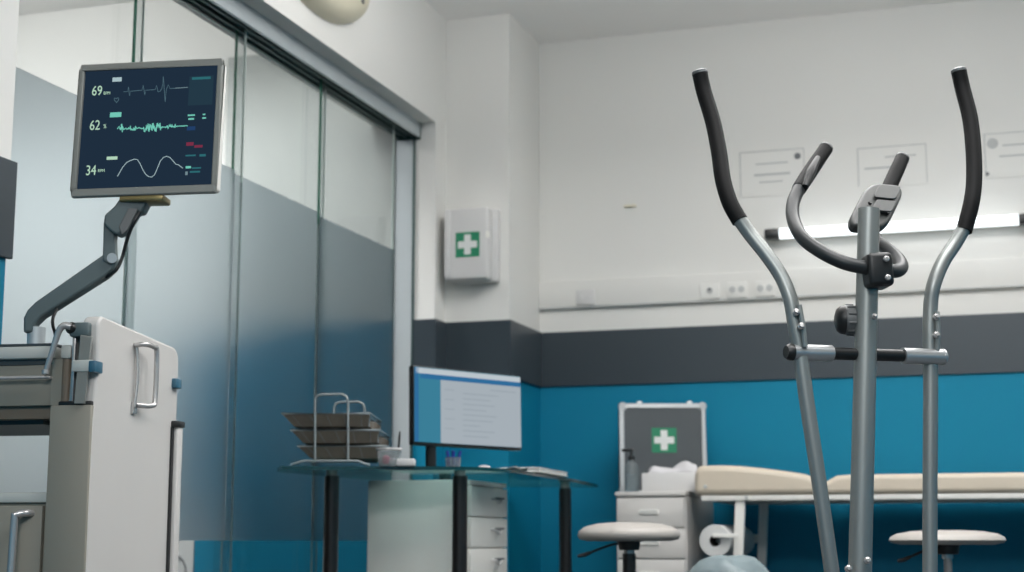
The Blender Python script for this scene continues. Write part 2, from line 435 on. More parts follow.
# clamp and fixed handlebar
ck = at(877, 271, 3.268)
mx = Matrix.Translation(ck) @ Matrix.Rotation(R(22), 4, 'Z') @ Matrix.Rotation(R(-3), 4, 'Y')
cl = ep('clamp', MB().rbox(-.026, .028, -.030, .045, -.036, .036, .010, 3, mx), M['black'])
for dz in (.020, -.020):
    s = MB().lathe([(.0065, 0), (.0065, .004), (.004, .006)], (0, 0, 0), 12, mx @ Matrix.Translation((.012, -.030, dz)) @ Matrix.Rotation(PI / 2, 4, 'X')).build('screw', M['steel'], cl)
    s.data.transform(gr_inv(cl))
hl = [at(*q) for q in ((880, 270, 3.268), (862, 267, 3.262), (842, 262, 3.265), (820, 251, 3.285), (802, 237, 3.32), (793.5, 220, 3.375), (793, 204, 3.42), (799, 189, 3.46), (808, 175, 3.50))]
hr = [at(*q) for q in ((880, 270, 3.268), (890, 271, 3.275), (898, 270.5, 3.30), (901.5, 266, 3.33), (897, 258, 3.37), (887, 249, 3.41), (876, 240, 3.45), (870, 226, 3.49), (871, 210, 3.52), (879, 199, 3.54), (887.5, 190.5, 3.55))]
fb = ep('fixed_handlebar', MB().tube(hl, .0150, 18, smooth=6), M['bargrey'])
b = MB().tube(hr, .0150, 18, smooth=6).build('handlebar_tube', M['bargrey'], fb); b.data.transform(gr_inv(fb))
for pts in (((799, 189, 3.46), (808, 175, 3.50), (818, 160, 3.535), (825.5, 149, 3.56)), ((887.5, 190.5, 3.55), (892.5, 180, 3.575), (898, 168, 3.60), (902, 159, 3.62))):
    q = [at(*p) for p in pts]; d = (q[-1] - q[-2]).normalized()
    g = MB().tube(q, [.0165, .0175, .0172, .0165], 18, smooth=5).build('foam_grip', M['foam'], fb); g.data.transform(gr_inv(fb))
    g = MB().tube([q[-1], q[-1] + d * .006, q[-1] + d * .009], [.0172, .0165, .011], 18).build('end_cap', M['midgrey'], fb); g.data.transform(gr_inv(fb))
q = [at(*p) for p in ((805, 187, 3.445), (811, 172, 3.475), (818, 158, 3.51))]
g = MB().tube(q, [.008, .0115, .007], 12, smooth=4).build('pulse_sensor', M['black'], fb); g.data.transform(gr_inv(fb))
# console seen from below and in front
A, B, D_ = at(842, 233, 3.35), at(882, 237, 3.38), at(864, 190, 3.48)
U, V = B - A, D_ - A
con = ep('console', MB().slab(A, U, V, [(u, v) for u, v in rrect(0, 1, 0, 1, .28, 6)], .026), M['console'], bevel=.007, bseg=3)
Nn = U.cross(V).normalized()
def conpart(name, poly, off, th, m):
    o = MB().slab(A + Nn * off, U, V, poly, th).build(name, M[m], con, bevel=.001); o.data.transform(gr_inv(con))
s_front = -1 if Nn.dot(at(870, 210, 3.0) - A) < 0 else 1
off0 = -.004 if s_front < 0 else .030
conpart('battery_cover', rrect(.30, .88, .60, .90, .08), off0, .004, 'console')
conpart('mount_socket', rrect(.42, .92, .28, .52, .06), off0 - (.004 if s_front < 0 else 0), .008, 'console')
for u, v in ((.30, .46), (.34, .30), (.86, .50), (.84, .28)):
    p = A + U * u + V * v + Nn * (off0)
    o = MB().tube([p, p + Nn * (.004 * s_front) * 1.5], .0045, 10).build('screw_boss', M['black'], con); o.data.transform(gr_inv(con))
# tension knob behind the post
k0 = at(849, 320, 3.325)
kd = Vector((-cy, -sy, 0))
mxk = Matrix.Translation(k0) @ kd.to_track_quat('Z', 'X').to_matrix().to_4x4()
kn = ep('tension_knob', MB().lathe([(.020, -.014), (.031, -.012), (.032, .006), (.030, .010)], (0, 0, 0), 24, mxk), M['midgrey'])
o = MB().lathe([(.031, .010), (.030, .018), (.024, .026), (.012, .030)], (0, 0, 0), 24, mxk).build('knob_cap', M['black'], kn); o.data.transform(gr_inv(kn))
for k in range(10):
    a = 2 * PI * k / 10
    o = MB().tube([mxk @ Vector((.0315 * math.cos(a), .0315 * math.sin(a), -.010)), mxk @ Vector((.0315 * math.cos(a), .0315 * math.sin(a), .006))], .003, 6).build('knob_rib', M['midgrey'], kn); o.data.transform(gr_inv(kn))
# lower machine: stabilisers, main beam, flywheel housing, pedal rails and pedals
lat = Vector((cy, sy, 0)); lat = (ax1 - ax0); lat.z = 0; lat.normalize(); fwd = Vector((-lat.y, lat.x, 0))
fc = Vector((foot.x, foot.y, 0))
def lp(a, f, z): return fc + lat * a + fwd * f + Vector((0, 0, z))
ep('main_beam', MB().tube([lp(0, -.10, .06), lp(0, 1.05, .06)], .028, 16), M['silver'])
for f in (-.10, 1.05):
    s = ep('stabiliser', MB().tube([lp(-.26, f, .034), lp(.26, f, .034)], .034, 16), M['silver'])
    for sg in (-1, 1):
        o = MB().tube([lp(sg * .245, f, .035), lp(sg * .285, f, .035)], .035, 16).build('foot_cap', M['black'], s); o.data.transform(gr_inv(s))
hub = lp(0, .80, .21)
mxh = Matrix.Translation(hub) @ lat.to_track_quat('Z', 'Y').to_matrix().to_4x4()
ep('flywheel_housing', MB().lathe([(.05, -.06), (.15, -.055), (.17, -.03), (.17, .03), (.15, .055), (.05, .06)], (0, 0, 0), 40, mxh), M['darkgrey'])
for arm_pts, sg in ((al, -1), (aq, 1)):
    lo = arm_pts[-1]; pe = Vector((lo.x, lo.y, 0)) + Vector((0, 0, .26))
    back = hub + lat * (sg * .15) + Vector((0, 0, .05 * sg))
    ep('pedal_rail', MB().tube([lo, pe, pe.lerp(back, .5), back], .0155, 14), M['silver'])
    c = pe.lerp(back, .42) + Vector((0, 0, .028))
    ep('pedal', MB().rbox(-.055, .055, -.16, .16, -.012, .012, .008, 2, Matrix.Translation(c) @ Matrix.Rotation(math.atan2(-fwd.x, fwd.y), 4, 'Z')), M['black'])

# ================================================================== CART, MONITOR ARM AND PATIENT MONITOR
ca = thing('equipment_cart', (-1.975, 3.035, 0), 'beige and white medical equipment cart at the far left below the patient monitor', 'cart', rz=R(7.6))
CW = .46
# side panel (white) with rounded top corners, thick
poly = [(.0, .06), (.0, .40)] 
pts = [(.010, .05), (.470, .05), (.470, .88)] 
def arcp(cx, cz, r, a0, a1, n=6): return [(cx + r * math.cos(R(a0 + (a1 - a0) * k / n)), cz + r * math.sin(R(a0 + (a1 - a0) * k / n))) for k in range(n + 1)]
side = [(-.012, .05), (.455, .05), (.468, .60)] + arcp(.430, .945, .036, 0, 85) + arcp(.024, .976, .026, 95, 180) + [(.004, .90), (-.010, .76), (-.012, .60)]
b = MB().slab((-.035, 0, 0), (0, 1, 0), (0, 0, 1), side, .040)
b.build('side_panel', M['cart'], ca, bevel=.006, bseg=3)
b = MB().rbox(-.095, .003, -.018, .10, .05, .798, .003, 2)
b.box(-.105, -.080, .002, .10, .80, .905)
b.build('front_column', M['beige'], ca)
b = MB().slab((0, -.018, 0), (1, 0, 0), (0, 0, 1), [(-.036, .80), (-.010, .80), (.001, .95), (-.028, .955)], .006)  # grey cover paints the shade on the white panel's front edge
b.slab((-.062, .0, 0), (0, 1, 0), (0, 0, 1), [(.002, .80), (.10, .80), (.10, .955), (.05, .965), (.012, .955)], .028)
b.build('column_side_shade', M['bezel'], ca, bevel=.002)
MB().rbox(-.080, .002, -.012, .05, .795, .808, .004, 2).build('bracket_shelf', M['black'], ca)
MB().tube([(-.072, .012, .805), (-.072, .012, .905)], .0125, 18).build('gas_cylinder', M['tube_beige'], ca)
MB().rbox(-.083, -.058, -.004, .03, .905, .935, .004, 2).build('cylinder_cap', M['cartgrey'], ca)
MB().rbox(-.055, -.047, -.006, .008, .806, .975, .002, 2).build('guide_rail', M['steel'], ca)
MB().tube([(-.040, .004, .806), (-.040, .004, .965)], .0030, 10).build('painted_recess_line', M['teal'], ca)  # thin teal rod paints a reflection line beside the rail
MB().tube([(-.034, -.004, .806), (-.034, -.004, .965)], .0055, 10).build('painted_recess_line', M['black'], ca)  # black rod paints the dark gap between the rails
lv = MB().rbox(-.060, -.012, -.016, .022, .952, .985, .006, 2).build('lever_mount', M['armgrey'], ca)
b = MB().tube([(-.052, -.020, .974), (-.068, -.024, .976), (-.079, -.026, .962), (-.092, -.028, .915), (-.104, -.028, .876)], [.0085, .0085, .0075, .0065, .006], 12, smooth=4)
b.build('lever', M['steel'], ca)
MB().lathe([(.004, -.02), (.012, -.018), (.014, 0), (.008, .008)], (0, 0, 0), 14, Matrix.Translation((-.055, -.014, .972)) @ Matrix.Rotation(PI / 2, 4, 'X')).build('lever_hub', M['black'], ca)
MB().lathe([(.003, -.008), (.0085, -.004), (.0085, .004), (.003, .008)], (-.105, -.028, .872), 14).build('lever_tip', M['steel'], ca)
# clips
c1 = MB().rbox(-.044, .004, -.026, -.017, .872, .898, .002, 2).build('clip_strap', M['cartgrey'], ca)
MB().rbox(-.003, .014, -.029, .012, .870, .896, .003, 2).build('clip', M['teal'], ca)
MB().rbox(.003, .018, .425, .460, .878, .902, .003, 2).build('clip', M['teal'], ca)
# D handle on the side panel
hd = [(.006, .192, .957), (.030, .196, .959), (.036, .236, .957), (.037, .252, .945), (.037, .252, .835), (.034, .240, .817), (.010, .205, .816)]
MB().tube(hd, .0062, 12, smooth=6).build('side_handle', M['steel'], ca)
b = MB().tube([(.010, .196, .957), (.014, .199, .89), (.010, .196, .81)], .0040, 10, smooth=4)
b.box(.004, .011, .188, .208, .795, .822)
b.build('handle_bracket', M['steel'], ca)
# rear bumper strip
MB().rbox(.006, .020, .440, .474, .05, .783, .004, 2).build('bumper_strip', M['cart'], ca)
MB().box(.004, .010, .428, .440, .05, .780).build('strip_gap', M['black'], ca)
MB().rbox(.002, .024, .430, .478, .780, .796, .004, 2).build('strip_cap', M['black'], ca)
# worktop, drawer, gap, lower cabinet
XLc = -CW
b = MB().rbox(XLc, -.098, -.010, .46, .905, .934, .006, 2)
b.build('worktop', M['cartgrey'], ca)
MB().box(XLc, -.100, -.006, .455, .934, .940).build('worktop_mat', M['darkgrey'], ca)
b = MB().rbox(XLc, -.096, .006, .45, .800, .893, .003, 2)
dr = b.build('drawer', M['beige'], ca)
MB().box(XLc, -.099, .004, .44, .893, .906).build('drawer_gap_shade', M['darkgrey'], ca)  # dark filler painting the shadow under the worktop
MB().tube([(XLc, -.012, .862), (-.118, -.012, .862), (-.108, -.006, .862), (-.106, .008, .862)], .0042, 10).build('drawer_rail', M['steel'], dr)
b = MB(); b.box(XLc, -.096, .02, .45, .772, .80)
b.build('under_tray', M['tube_beige'], ca)
MB().box(XLc, -.150, .06, .42, .762, .772).build('tray_rail', M['darkgrey'], ca)
b = MB().rbox(XLc, -.090, -.002, .455, .583, .606, .004, 2)
b.build('lower_shelf', M['cartgrey'], ca)
MB().box(XLc, -.094, .008, .45, .05, .583).build('lower_cabinet', M['beige'], ca)
dd = MB().rbox(XLc + .004, -.108, -.006, .008, .06, .576, .002, 2).build('cabinet_door', M['beige'], ca)
MB().tube([(-.132, .0, .560), (-.140, -.020, .560), (-.156, -.030, .556), (-.160, -.032, .54), (-.160, -.032, .36), (-.140, -.012, .33)], .0085, 12, smooth=5).build('door_handle', M['steel'], dd)
for x in (XLc + .04, -.06):
    for y in (.04, .42):
        b = MB().lathe([(.012, -.012), (.03, -.01), (.03, .01), (.012, .012)], (0, 0, 0), 16, Matrix.Translation((x, y, .030)) @ Matrix.Rotation(PI / 2, 4, 'Y'))
        b.box(x - .02, x + .02, y - .02, y + .02, .038, .052)
        b.build('castor', M['black'], ca)

# swivel arm (world coordinates through the pixel helper, depth about 3.05 m straight ahead)
DA = 3.66
ab = at(36, 343, DA); ab.z = .944
am = thing('monitor_arm', ab, 'jointed grey swivel arm rising from the cart worktop to the patient monitor', 'monitor arm')
def wp(name, b, m, **k): return b.build(name, M[m], am, world=True, **k)
right = Vector((cy, sy, 0)); deep = Vector((-sy, cy, 0))
def profile(pix, D, th, name, m, bevel=.006):
    P = [at(x, y, D) for x, y in pix]; n = len(P)
    b = MB(); vs = [p - deep * th / 2 for p in P] + [p + deep * th / 2 for p in P]
    b._add(vs, [tuple(range(n - 1, -1, -1)), tuple(range(n, 2 * n))] + [(i, (i + 1) % n, n + (i + 1) % n, n + i) for i in range(n)])
    return wp(name, b, m, bevel=bevel, bseg=3)
bp = at(37, 338, DA)
wp('arm_base', MB().lathe([(.021, 0), (.021, .055)], (ab.x, ab.y, .9405), 20), 'alu')
profile([(26, 334), (26, 319), (30, 311), (38, 303), (108, 254), (116, 256), (119, 263), (116, 270), (107, 278), (55, 311), (44, 318), (37, 325), (36, 334)], DA, .045, 'lower_arm', 'armgrey')
profile([(104, 262), (105, 224), (108, 218), (120, 206), (127, 214), (118, 226), (116, 240), (117, 262), (111, 266)], DA - .01, .032, 'upper_arm', 'armgrey', .004)
profile([(106, 226), (107, 217), (117, 208), (123, 199), (152, 199), (144, 214), (139, 214), (128, 232), (120, 237), (114, 234)], DA - .015, .05, 'tilt_head', 'armgrey', .005)
profile([(119, 227), (129, 208), (138, 209), (128, 230), (122, 235)], DA - .042, .006, 'head_cover', 'midgrey', .002)
wp('cable', MB().tube([at(140, 212, DA - .04), at(134, 222, DA - .045), (at(127, 240, DA - .03)), at(122, 258, DA - .02), at(116, 270, DA - .03), at(106, 277, DA - .01)], .0042, 8, smooth=5), 'black')
wp('cable', MB().tube([at(57, 309, DA - .02), at(53, 318, DA - .03), at(53, 326, DA - .03), at(55, 333, DA - .02), at(56, 340, DA)], .0038, 8, smooth=5), 'black')
wp('pivot_pin', MB().tube([at(112, 258, DA - .035), at(112, 258, DA + .03)], .012, 14), 'alu')

# patient monitor: local x right, z up, front face at y = 0 facing -y
PW, PH = .330, .309
pm = thing('patient_monitor', (-1.802 * 1.08, 2.933 * 1.08, H + .897 * 1.08), 'flat grey patient monitor showing 69, 62 and 34 with green and white traces', 'patient monitor', rot=(R(-3.6), 0, R(9.2)))
pm.scale = (1.08, 1.08, 1.08)
bz = MB()
def frame(b, w, h, t, y0, y1):
    b.box(-w / 2, w / 2, y0, y1, h / 2 - t[0], h / 2); b.box(-w / 2, w / 2, y0, y1, -h / 2, -h / 2 + t[1])
    b.box(-w / 2, -w / 2 + t[2], y0, y1, -h / 2 + t[1], h / 2 - t[0]); b.box(w / 2 - t[3], w / 2, y0, y1, -h / 2 + t[1], h / 2 - t[0])
frame(bz, PW, PH, (.015, .018, .0095, .011), -.004, .010)
bz.build('bezel', M['bezel'], pm, bevel=.003)
MB().rbox(-PW / 2 + .004, PW / 2 - .002, .010, .040, -PH / 2 + .008, PH / 2 - .004, .008, 3).build('rear_shell', M['white2'], pm)
SX0, SX1, SZ0, SZ1 = -PW / 2 + .0095, PW / 2 - .011, -PH / 2 + .018, PH / 2 - .015
scr = MB().box(SX0, SX1, .004, .010, SZ0, SZ1).build('screen', M['screen'], pm)
MB().rbox(-.055, .045, .0, .05, -PH / 2 - .012, -PH / 2 + .002, .003, 2).build('mount_plate', M['tan'], pm)
# pixel of the photograph -> place on the screen (bilinear)
cTL, cTR, cBL, cBR = (85.4, 73), (220, 62.7), (75, 189), (211, 184.6)
def scp(x, y):
    u, v = .5, .5
    for _ in range(12):
        lx = cTL[0] + (cBL[0] - cTL[0]) * v; rx = cTR[0] + (cBR[0] - cTR[0]) * v
        u = (x - lx) / (rx - lx)
        ty = cTL[1] + (cTR[1] - cTL[1]) * u; by = cBL[1] + (cBR[1] - cBL[1]) * u
        v = (y - ty) / (by - ty)
    return SX0 + u * (SX1 - SX0), SZ1 - v * (SZ1 - SZ0)
YS = .0035
def sline(name, pix, w, m):
    b = MB(); q = [Vector((scp(x, y)[0], YS, scp(x, y)[1])) for x, y in pix]
    b.tube(q, w, 5); 
    o = b.build(name, M[m], scr); return o
def srect(name, x0, y0, x1, y1, m, y=YS):
    a, z1 = scp(x0, y0); c, z0 = scp(x1, y1)
    return MB().box(a, c, y - .0004, y + .0004, z0, z1).build(name, M[m], scr)
def stext(name, s, x, y, hpx, m, sx=1.0):
    a, z = scp(x, y)
    return text(name, s, hpx * .00226 / .70, m if not isinstance(m, str) else M[m], scr, (a, YS, z), sx=sx)
stext('heart_rate_digits', '69', 91, 96.5, 10, 's_mint', .78); stext('unit_text', 'BPM', 103.3, 95.3, 3, 's_mint', .9)
stext('oxygen_digits', '62', 88.3, 130.5, 10, 's_mint', .78); stext('unit_text', '%', 102.6, 128.5, 4.2, 's_mint', .8)
stext('breathing_digits', '34', 83.7, 174.5, 10, 's_mint', .78); stext('unit_text', 'RPM', 96.4, 171.5, 3, 's_mint', .9)
srect('trace_tag', 113, 78.2, 122, 81.6, 's_white')
srect('trace_tag', 110, 113, 121, 117, 's_teal'); srect('trace_tag', 106, 156.5, 116.5, 159, 's_mint')
# heart icon
hp = [(116.5, 103), (114.3, 100.2), (114.6, 98.4), (116, 98.6), (116.6, 99.3), (117.3, 98.4), (118.7, 98.2), (118.9, 100), (116.5, 103)]
sline('heart_icon', hp, .0007, 's_dim')
def on(y0, y1, x0, x1): return lambda x: y0 + (y1 - y0) * (x - x0) / (x1 - x0)
base = on(92, 86, 124, 190)
ecg = [(124, 0), (128, 0), (129, -4.5), (130, 4.5), (131, 0), (141, -.3), (142.5, 0), (144, -5), (145.5, 4.5), (146.5, 0), (156, 0), (157.5, -4), (159, 2.5), (161, 2), (163, -1), (164.5, -12.5), (166, 13), (167.5, 0), (169.5, -4), (171, 0), (189, 0)]
sline('heart_trace', [(x, base(x) + d) for x, d in ecg], .0007, 's_dim')
sline('heart_trace', [(176, base(176)), (189, base(189))], .0009, 's_grey')
b2 = on(129, 125, 118, 189); wv = []; rr = random.Random(3); x = 119.0
while x < 186:
    amp = 5.0 if x < 123 else (1.2 if x < 130 else (2.6 if x < 136 else (1.0 if x < 144 else (4.4 if x < 161 else (1.2 if x < 166 else (2.4 if x < 176 else .5))))))
    wv.append((x, b2(x) + rr.uniform(-amp, amp))); x += .45
sline('oxygen_trace', [(117, b2(117))] + wv + [(188, b2(188))], .0011, 's_teal')
sw = [(116.5, 175.5), (119, 171.5), (122, 166.5), (126, 162), (130, 160), (134, 158.6), (137, 159.2), (139.5, 163), (142, 168.5), (145, 173.5), (148, 175.8), (151, 176.3), (154, 174), (157, 167.5), (160, 160.5), (163, 157), (166.5, 155.6), (170, 157), (173, 160.5), (175.5, 163.5), (178, 164), (182.5, 167.5)]
sline('breathing_trace', sw, .0008, 's_white')
srect('side_panel', 191, 75, 213, 103, 's_panel', .0038)
srect('side_panel_bar', 193.5, 75.8, 212, 77, 's_tealdim')
for (x0, y0, x1, y1, m) in ((188, 113.5, 196, 115, 's_teal'), (188.5, 117, 195, 119, 's_teal'), (203, 112.5, 206.5, 114, 's_teal'), (202.5, 116, 207, 117.8, 's_teal'),
                            (187, 125, 196, 130, 's_blue'), (186, 141, 194, 145.5, 's_red'), (194, 144, 203, 147, 's_red'), (185, 154, 196, 155.5, 's_tealdim'), (199, 153, 206, 156, 's_tealdim'),
                            (185, 165, 191, 168, 's_teal'), (191, 166.5, 201, 168, 's_tealdim'), (189, 170, 200, 172, 's_tealdim'), (184.5, 170, 187.5, 175, 's_grey')):
    ym = (y0 + y1) / 2; hh = (y1 - y0) * .34
    srect('readout_mark', x0 + .5, ym - hh, x1 - .5, ym + hh, m)

# ================================================================== GLASS DESK AND WHAT STANDS ON IT
DZ = .740
front = [onz(x, y, DZ) for x, y in ((281, 466), (330, 466.2), (400, 466.4), (450, 466.4), (480, 467.0), (500, 468.2), (518, 470), (536, 472.7), (566, 477.6), (598, 484.6))]
poly = [(p.x, p.y) for p in front]
poly += [(poly[-1][0] - .05, poly[-1][1] + .05), (-2.10, 6.50), (-2.38, 6.30), (-2.40, 4.80)]
poly = [(x, min(y, 6.51) if x < -2.0 else y) for x, y in poly]
dk = thing('glass_desk', (-2.05, 5.5, 0), 'green glass desk on round black legs beside the frosted doors', 'desk')
b = MB(); n = len(poly)
vs = [Vector((x, y, DZ - .012)) for x, y in poly] + [Vector((x, y, DZ)) for x, y in poly]
bv = [b.bm.verts.new(v) for v in vs]
b.bm.faces.new(bv[:n][::-1]); b.bm.faces.new(bv[n:])
for i in range(n):
    f = b.bm.faces.new((bv[i], bv[(i + 1) % n], bv[n + (i + 1) % n], bv[n + i])); f.material_index = 1
b.build('glass_top', [M['desk'], M['deskedge']], dk, world=True)
legs = [onz(332, 473, .725), onz(460, 473, .725), onz(565, 486, .725), Vector((-2.30, 6.15, 0))]
for p in legs:
    l = MB().tube([(p.x, p.y, 0.0), (p.x, p.y, .715)], .0255, 24).build('leg', M['softblack'], dk, world=True)
    o = MB().tube([(p.x, p.y, .715), (p.x, p.y, .728)], .019, 20).build('leg_pad', M['midgrey'], l); o.data.transform(gr_inv(l))

# drawer pedestal under the desk
pd = thing('drawer_pedestal', (-2.02, 5.32, 0), 'white drawer pedestal under the glass desk, drawers facing right', 'drawer unit')
PX0, PX1, PY0, PY1, PZ = -2.205, -1.822, 5.12, 5.53, .708
def pp(name, b, m, parent=pd, **k): return b.build(name, M[m], parent, world=True, **k)
pp('body', MB().rbox(PX0, PX1 - .018, PY0, PY1, .03, PZ, .004, 2), 'white2')
pp('plinth', MB().box(PX0 + .02, PX1 - .03, PY0 + .02, PY1 - .02, 0, .03), 'black')
zt = PZ - .022
pp('top_strip', MB().box(PX1 - .019, PX1 - .004, PY0 + .012, PY1 - .004, zt + .004, PZ - .002), 'white2')
for k in range(6):
    z1 = zt - k * .107; z0 = z1 - .103
    d = pp('drawer', MB().rbox(PX1 - .018, PX1, PY0 + .012, PY1 - .004, z0, z1, .003, 2), 'white2')
    yc, zc = PY0 + .26, (z0 + z1) / 2 + .012
    h = MB().tube([(PX1, yc - .035, zc), (PX1 + .016, yc - .030, zc - .004), (PX1 + .018, yc, zc - .016), (PX1 + .016, yc + .03, zc - .004), (PX1, yc + .035, zc)], .0035, 8, smooth=4).build('pull', M['white'], d); h.data.transform(gr_inv(d))
    h = MB().rbox(PX1 + .001, PX1 + .018, yc - .004, yc + .06, zc - .001, zc + .006, .002, 1).build('pull_tab', M['printdark'], d); h.data.transform(gr_inv(d))

# letter tray rack
ft = thing('letter_tray_rack', onz(326, 465.8, DZ) + Vector((0, .16, 0)), 'three-tier grey wire letter tray on the left end of the glass desk', 'letter tray')
DT = 5.27
def fp(name, b, m, parent=ft, **k):
    o = b.build(name, M[m], parent); o.data.transform(gr_inv(parent)); return o
def U_loop(x0, x1, yb, yt, D, r=.0042):
    q = [at(x0, yb, D), at(x0, yt + 6, D), at(x0 + 1.5, yt + 2, D), at(x0 + 6, yt, D), at(x1 - 6, yt - .2, D), at(x1 - 1.5, yt + 2, D), at(x1, yt + 6, D), at(x1, yb, D)]
    return MB().tube(q, r, 10)
fp('handle_loop', U_loop(315, 348, 461.5, 394.5, DT), 'wire')
fp('handle_loop', U_loop(334, 364.5, 455, 402, DT + .30), 'wire')
for D, dx, dy in ((DT, 0, 0), (DT + .30, 20, -1)):
    q = [at(291 + dx, 465 + dy, D), at(294 + dx, 464 + dy, D), at(303 + dx, 461 + dy, D), at(358 + dx, 461 + dy, D), at(366 + dx, 464.2 + dy, D), at(370 + dx, 465 + dy, D)]
    for v in q: v.z = max(v.z, DZ + .0045)
    fp('foot_wire', MB().tube(q, .0042, 10), 'wire')
zl, xl = at(326, 462, DT), None
back = Vector((-sy, cy, 0)) * .34 + Vector((cy, sy, 0)) * .010
for (x0, x1, y, xe, ye, yb) in ((282, 370, 413.5, 388, 427, 426.5), (291, 379, 430, 398, 442, 443), (298, 386, 446, 415, 458, 458)):
    a, c = at(x0, y, DT), at(x1, y, DT); c2, a2 = c + back, a + back
    tr = fp('tray', MB().tube([a, c, c2, a2], .0042, 8, closed=True), 'wire')
    zb_ = at(330, yb, DT).z
    X_ = (c - a).normalized(); Y_ = back.normalized()
    def low(p, dx, dy): q = p + X_ * dx + Y_ * dy; q.z = zb_; return q
    lo = [low(a, .040, .012), low(c, -.004, .012), low(c2, -.004, -.02), low(a2, .040, -.02)]
    hi = [a, c, c2, a2]
    b = MB(); b._add(hi + lo, [(4, 5, 6, 7), (0, 1, 5, 4), (2, 3, 7, 6), (3, 0, 4, 7)])
    fp('mesh_pan', b, 'mesh', tr)
    fp('lip_wire', MB().tube([lo[1], c.lerp(lo[1], .3), c2.lerp(lo[2], .3), lo[2]], .0030, 6), 'wire', tr)
    for k in range(5):
        t = (k + .5) / 5
        fp('pan_wire', MB().tube([a.lerp(c, t), lo[0].lerp(lo[1], t), lo[3].lerp(lo[2], t), a2.lerp(c2, t)], .0014, 6), 'midgrey', tr)

# clear tub, white box, pens
def desk_at(px, dy=0.0, D=None):
    """a spot on the desk top under pixel column px, D metres ahead"""
    p = at(px, 466, D); return Vector((p.x, p.y + dy, DZ))
t0 = desk_at(389, 0, 5.165)
tb = thing('plastic_tub', t0, 'clear plastic tub with white rim and pink contents beside the letter tray', 'tub')
MB().lathe([(.030, .001), (.034, .004), (.040, .052), (.038, .052), (.032, .006)], (0, 0, 0), 28).build('body', M['clear'], tb)
MB().lathe([(.0405, .052), (.043, .054), (.043, .060), (.036, .060), (.0365, .052), (.0405, .052)], (0, 0, 0), 28, caps=False).build('rim', M['white'], tb)
MB().rbox(-.016, .004, -.024, .0, .007, .034, .006, 2).build('pink_insert', M['pink'], tb)
MB().rbox(.004, .020, -.012, .016, .007, .026, .005, 2).build('white_insert', M['white'], tb)
t0 = desk_at(406, 0, 5.16)
o = MB().rbox(-.030, .030, -.02, .02, .0005, .024, .004, 2).build('small_box', M['white'])
o.location = t0; o.rotation_euler = (0, 0, R(14)); tag(o, 'small white box lying at the desk edge next to the clear tub', 'box')
t0 = desk_at(397, 0, 5.36)
pe = thing('pen', t0, 'black pen standing upright behind the clear tub', 'pen')
MB().tube([(0, 0, .0), (.008, 0, .112)], .004, 10).build('barrel', M['black'], pe)
MB().tube([(.008, 0, .112), (.0095, 0, .128)], [.0036, .0022], 10).build('cap', M['black'], pe)
t0 = desk_at(453, 0, 5.33)
pc = thing('pen_cup', t0, 'short clear cup with blue-capped pens below the computer monitor', 'pen cup')
MB().lathe([(.022, .0005), (.025, .004), (.027, .038), (.025, .038), (.022, .006)], (0, 0, 0), 24).build('cup', M['clear'], pc)
for k, (dx, dy, tx, ty) in enumerate(((-.010, -.006, -.018, -.01), (.004, -.010, .006, -.018), (.012, .006, .022, .012), (-.004, .010, -.006, .02))):
    MB().tube([(dx, dy, .006), (tx * .9, ty * .9, .048), (tx, ty, .060)], [.004, .0055, .0055], 8).build('pen_cap', M['inkblue'], pc)

# computer monitor
CWm, CHm = .49, .2625
cm = thing('computer_monitor', (-1.8835, 5.263, .966), 'flat computer monitor on the glass desk showing a white document on a blue desktop', 'monitor', rot=(R(-1.5), R(.3), R(59.15)))
MB().rbox(-CWm / 2 - .004, CWm / 2 + .004, -.004, .022, -CHm / 2 - .010, CHm / 2 + .004, .003, 2).build('casing', M['black'], cm)
sc2 = MB().box(-CWm / 2 + .001, CWm / 2 - .001, -.0065, -.004, -CHm / 2 + .001, CHm / 2 - .001).build('screen', M['d_bg'], cm)
def dsp(u0, u1, v0, v1, m, name, y=-.0072):
    MB().box(-CWm / 2 + u0 * CWm, -CWm / 2 + u1 * CWm, y - .0003, y + .0003, CHm / 2 - v1 * CHm, CHm / 2 - v0 * CHm).build(name, M[m], sc2)
dsp(.01, .998, .012, .085, 'd_bar', 'title_bar'); dsp(.0, .035, .01, .995, 'd_side', 'dock_strip'); dsp(.05, .999, .085, .15, 'd_side', 'menu_band')
dsp(.235, .999, .15, .995, 'd_doc', 'document_page')
for k in range(9):
    u1 = (.78, .70, .74, .66, .76, .72, .60, .74, .68)[k]
    dsp(.44, u1, .30 + k * .072, .315 + k * .072, 'd_txt', 'text_line', -.0078)
dsp(.70, .95, .225, .24, 'd_txt', 'text_line', -.0078)
for k in range(5): dsp(.27, .36, .27 + k * .13, .282 + k * .13, 'd_txt', 'text_line', -.0078)
MB().rbox(-.165, -.125, .022, .04, -.215, .05, .006, 2).build('stand_neck', M['black'], cm)
MB().rbox(-.19, -.09, -.005, .075, -.2245, -.214, .004, 2, Matrix.Rotation(R(1.5), 4, 'X')).build('stand_base', M['black'], cm)

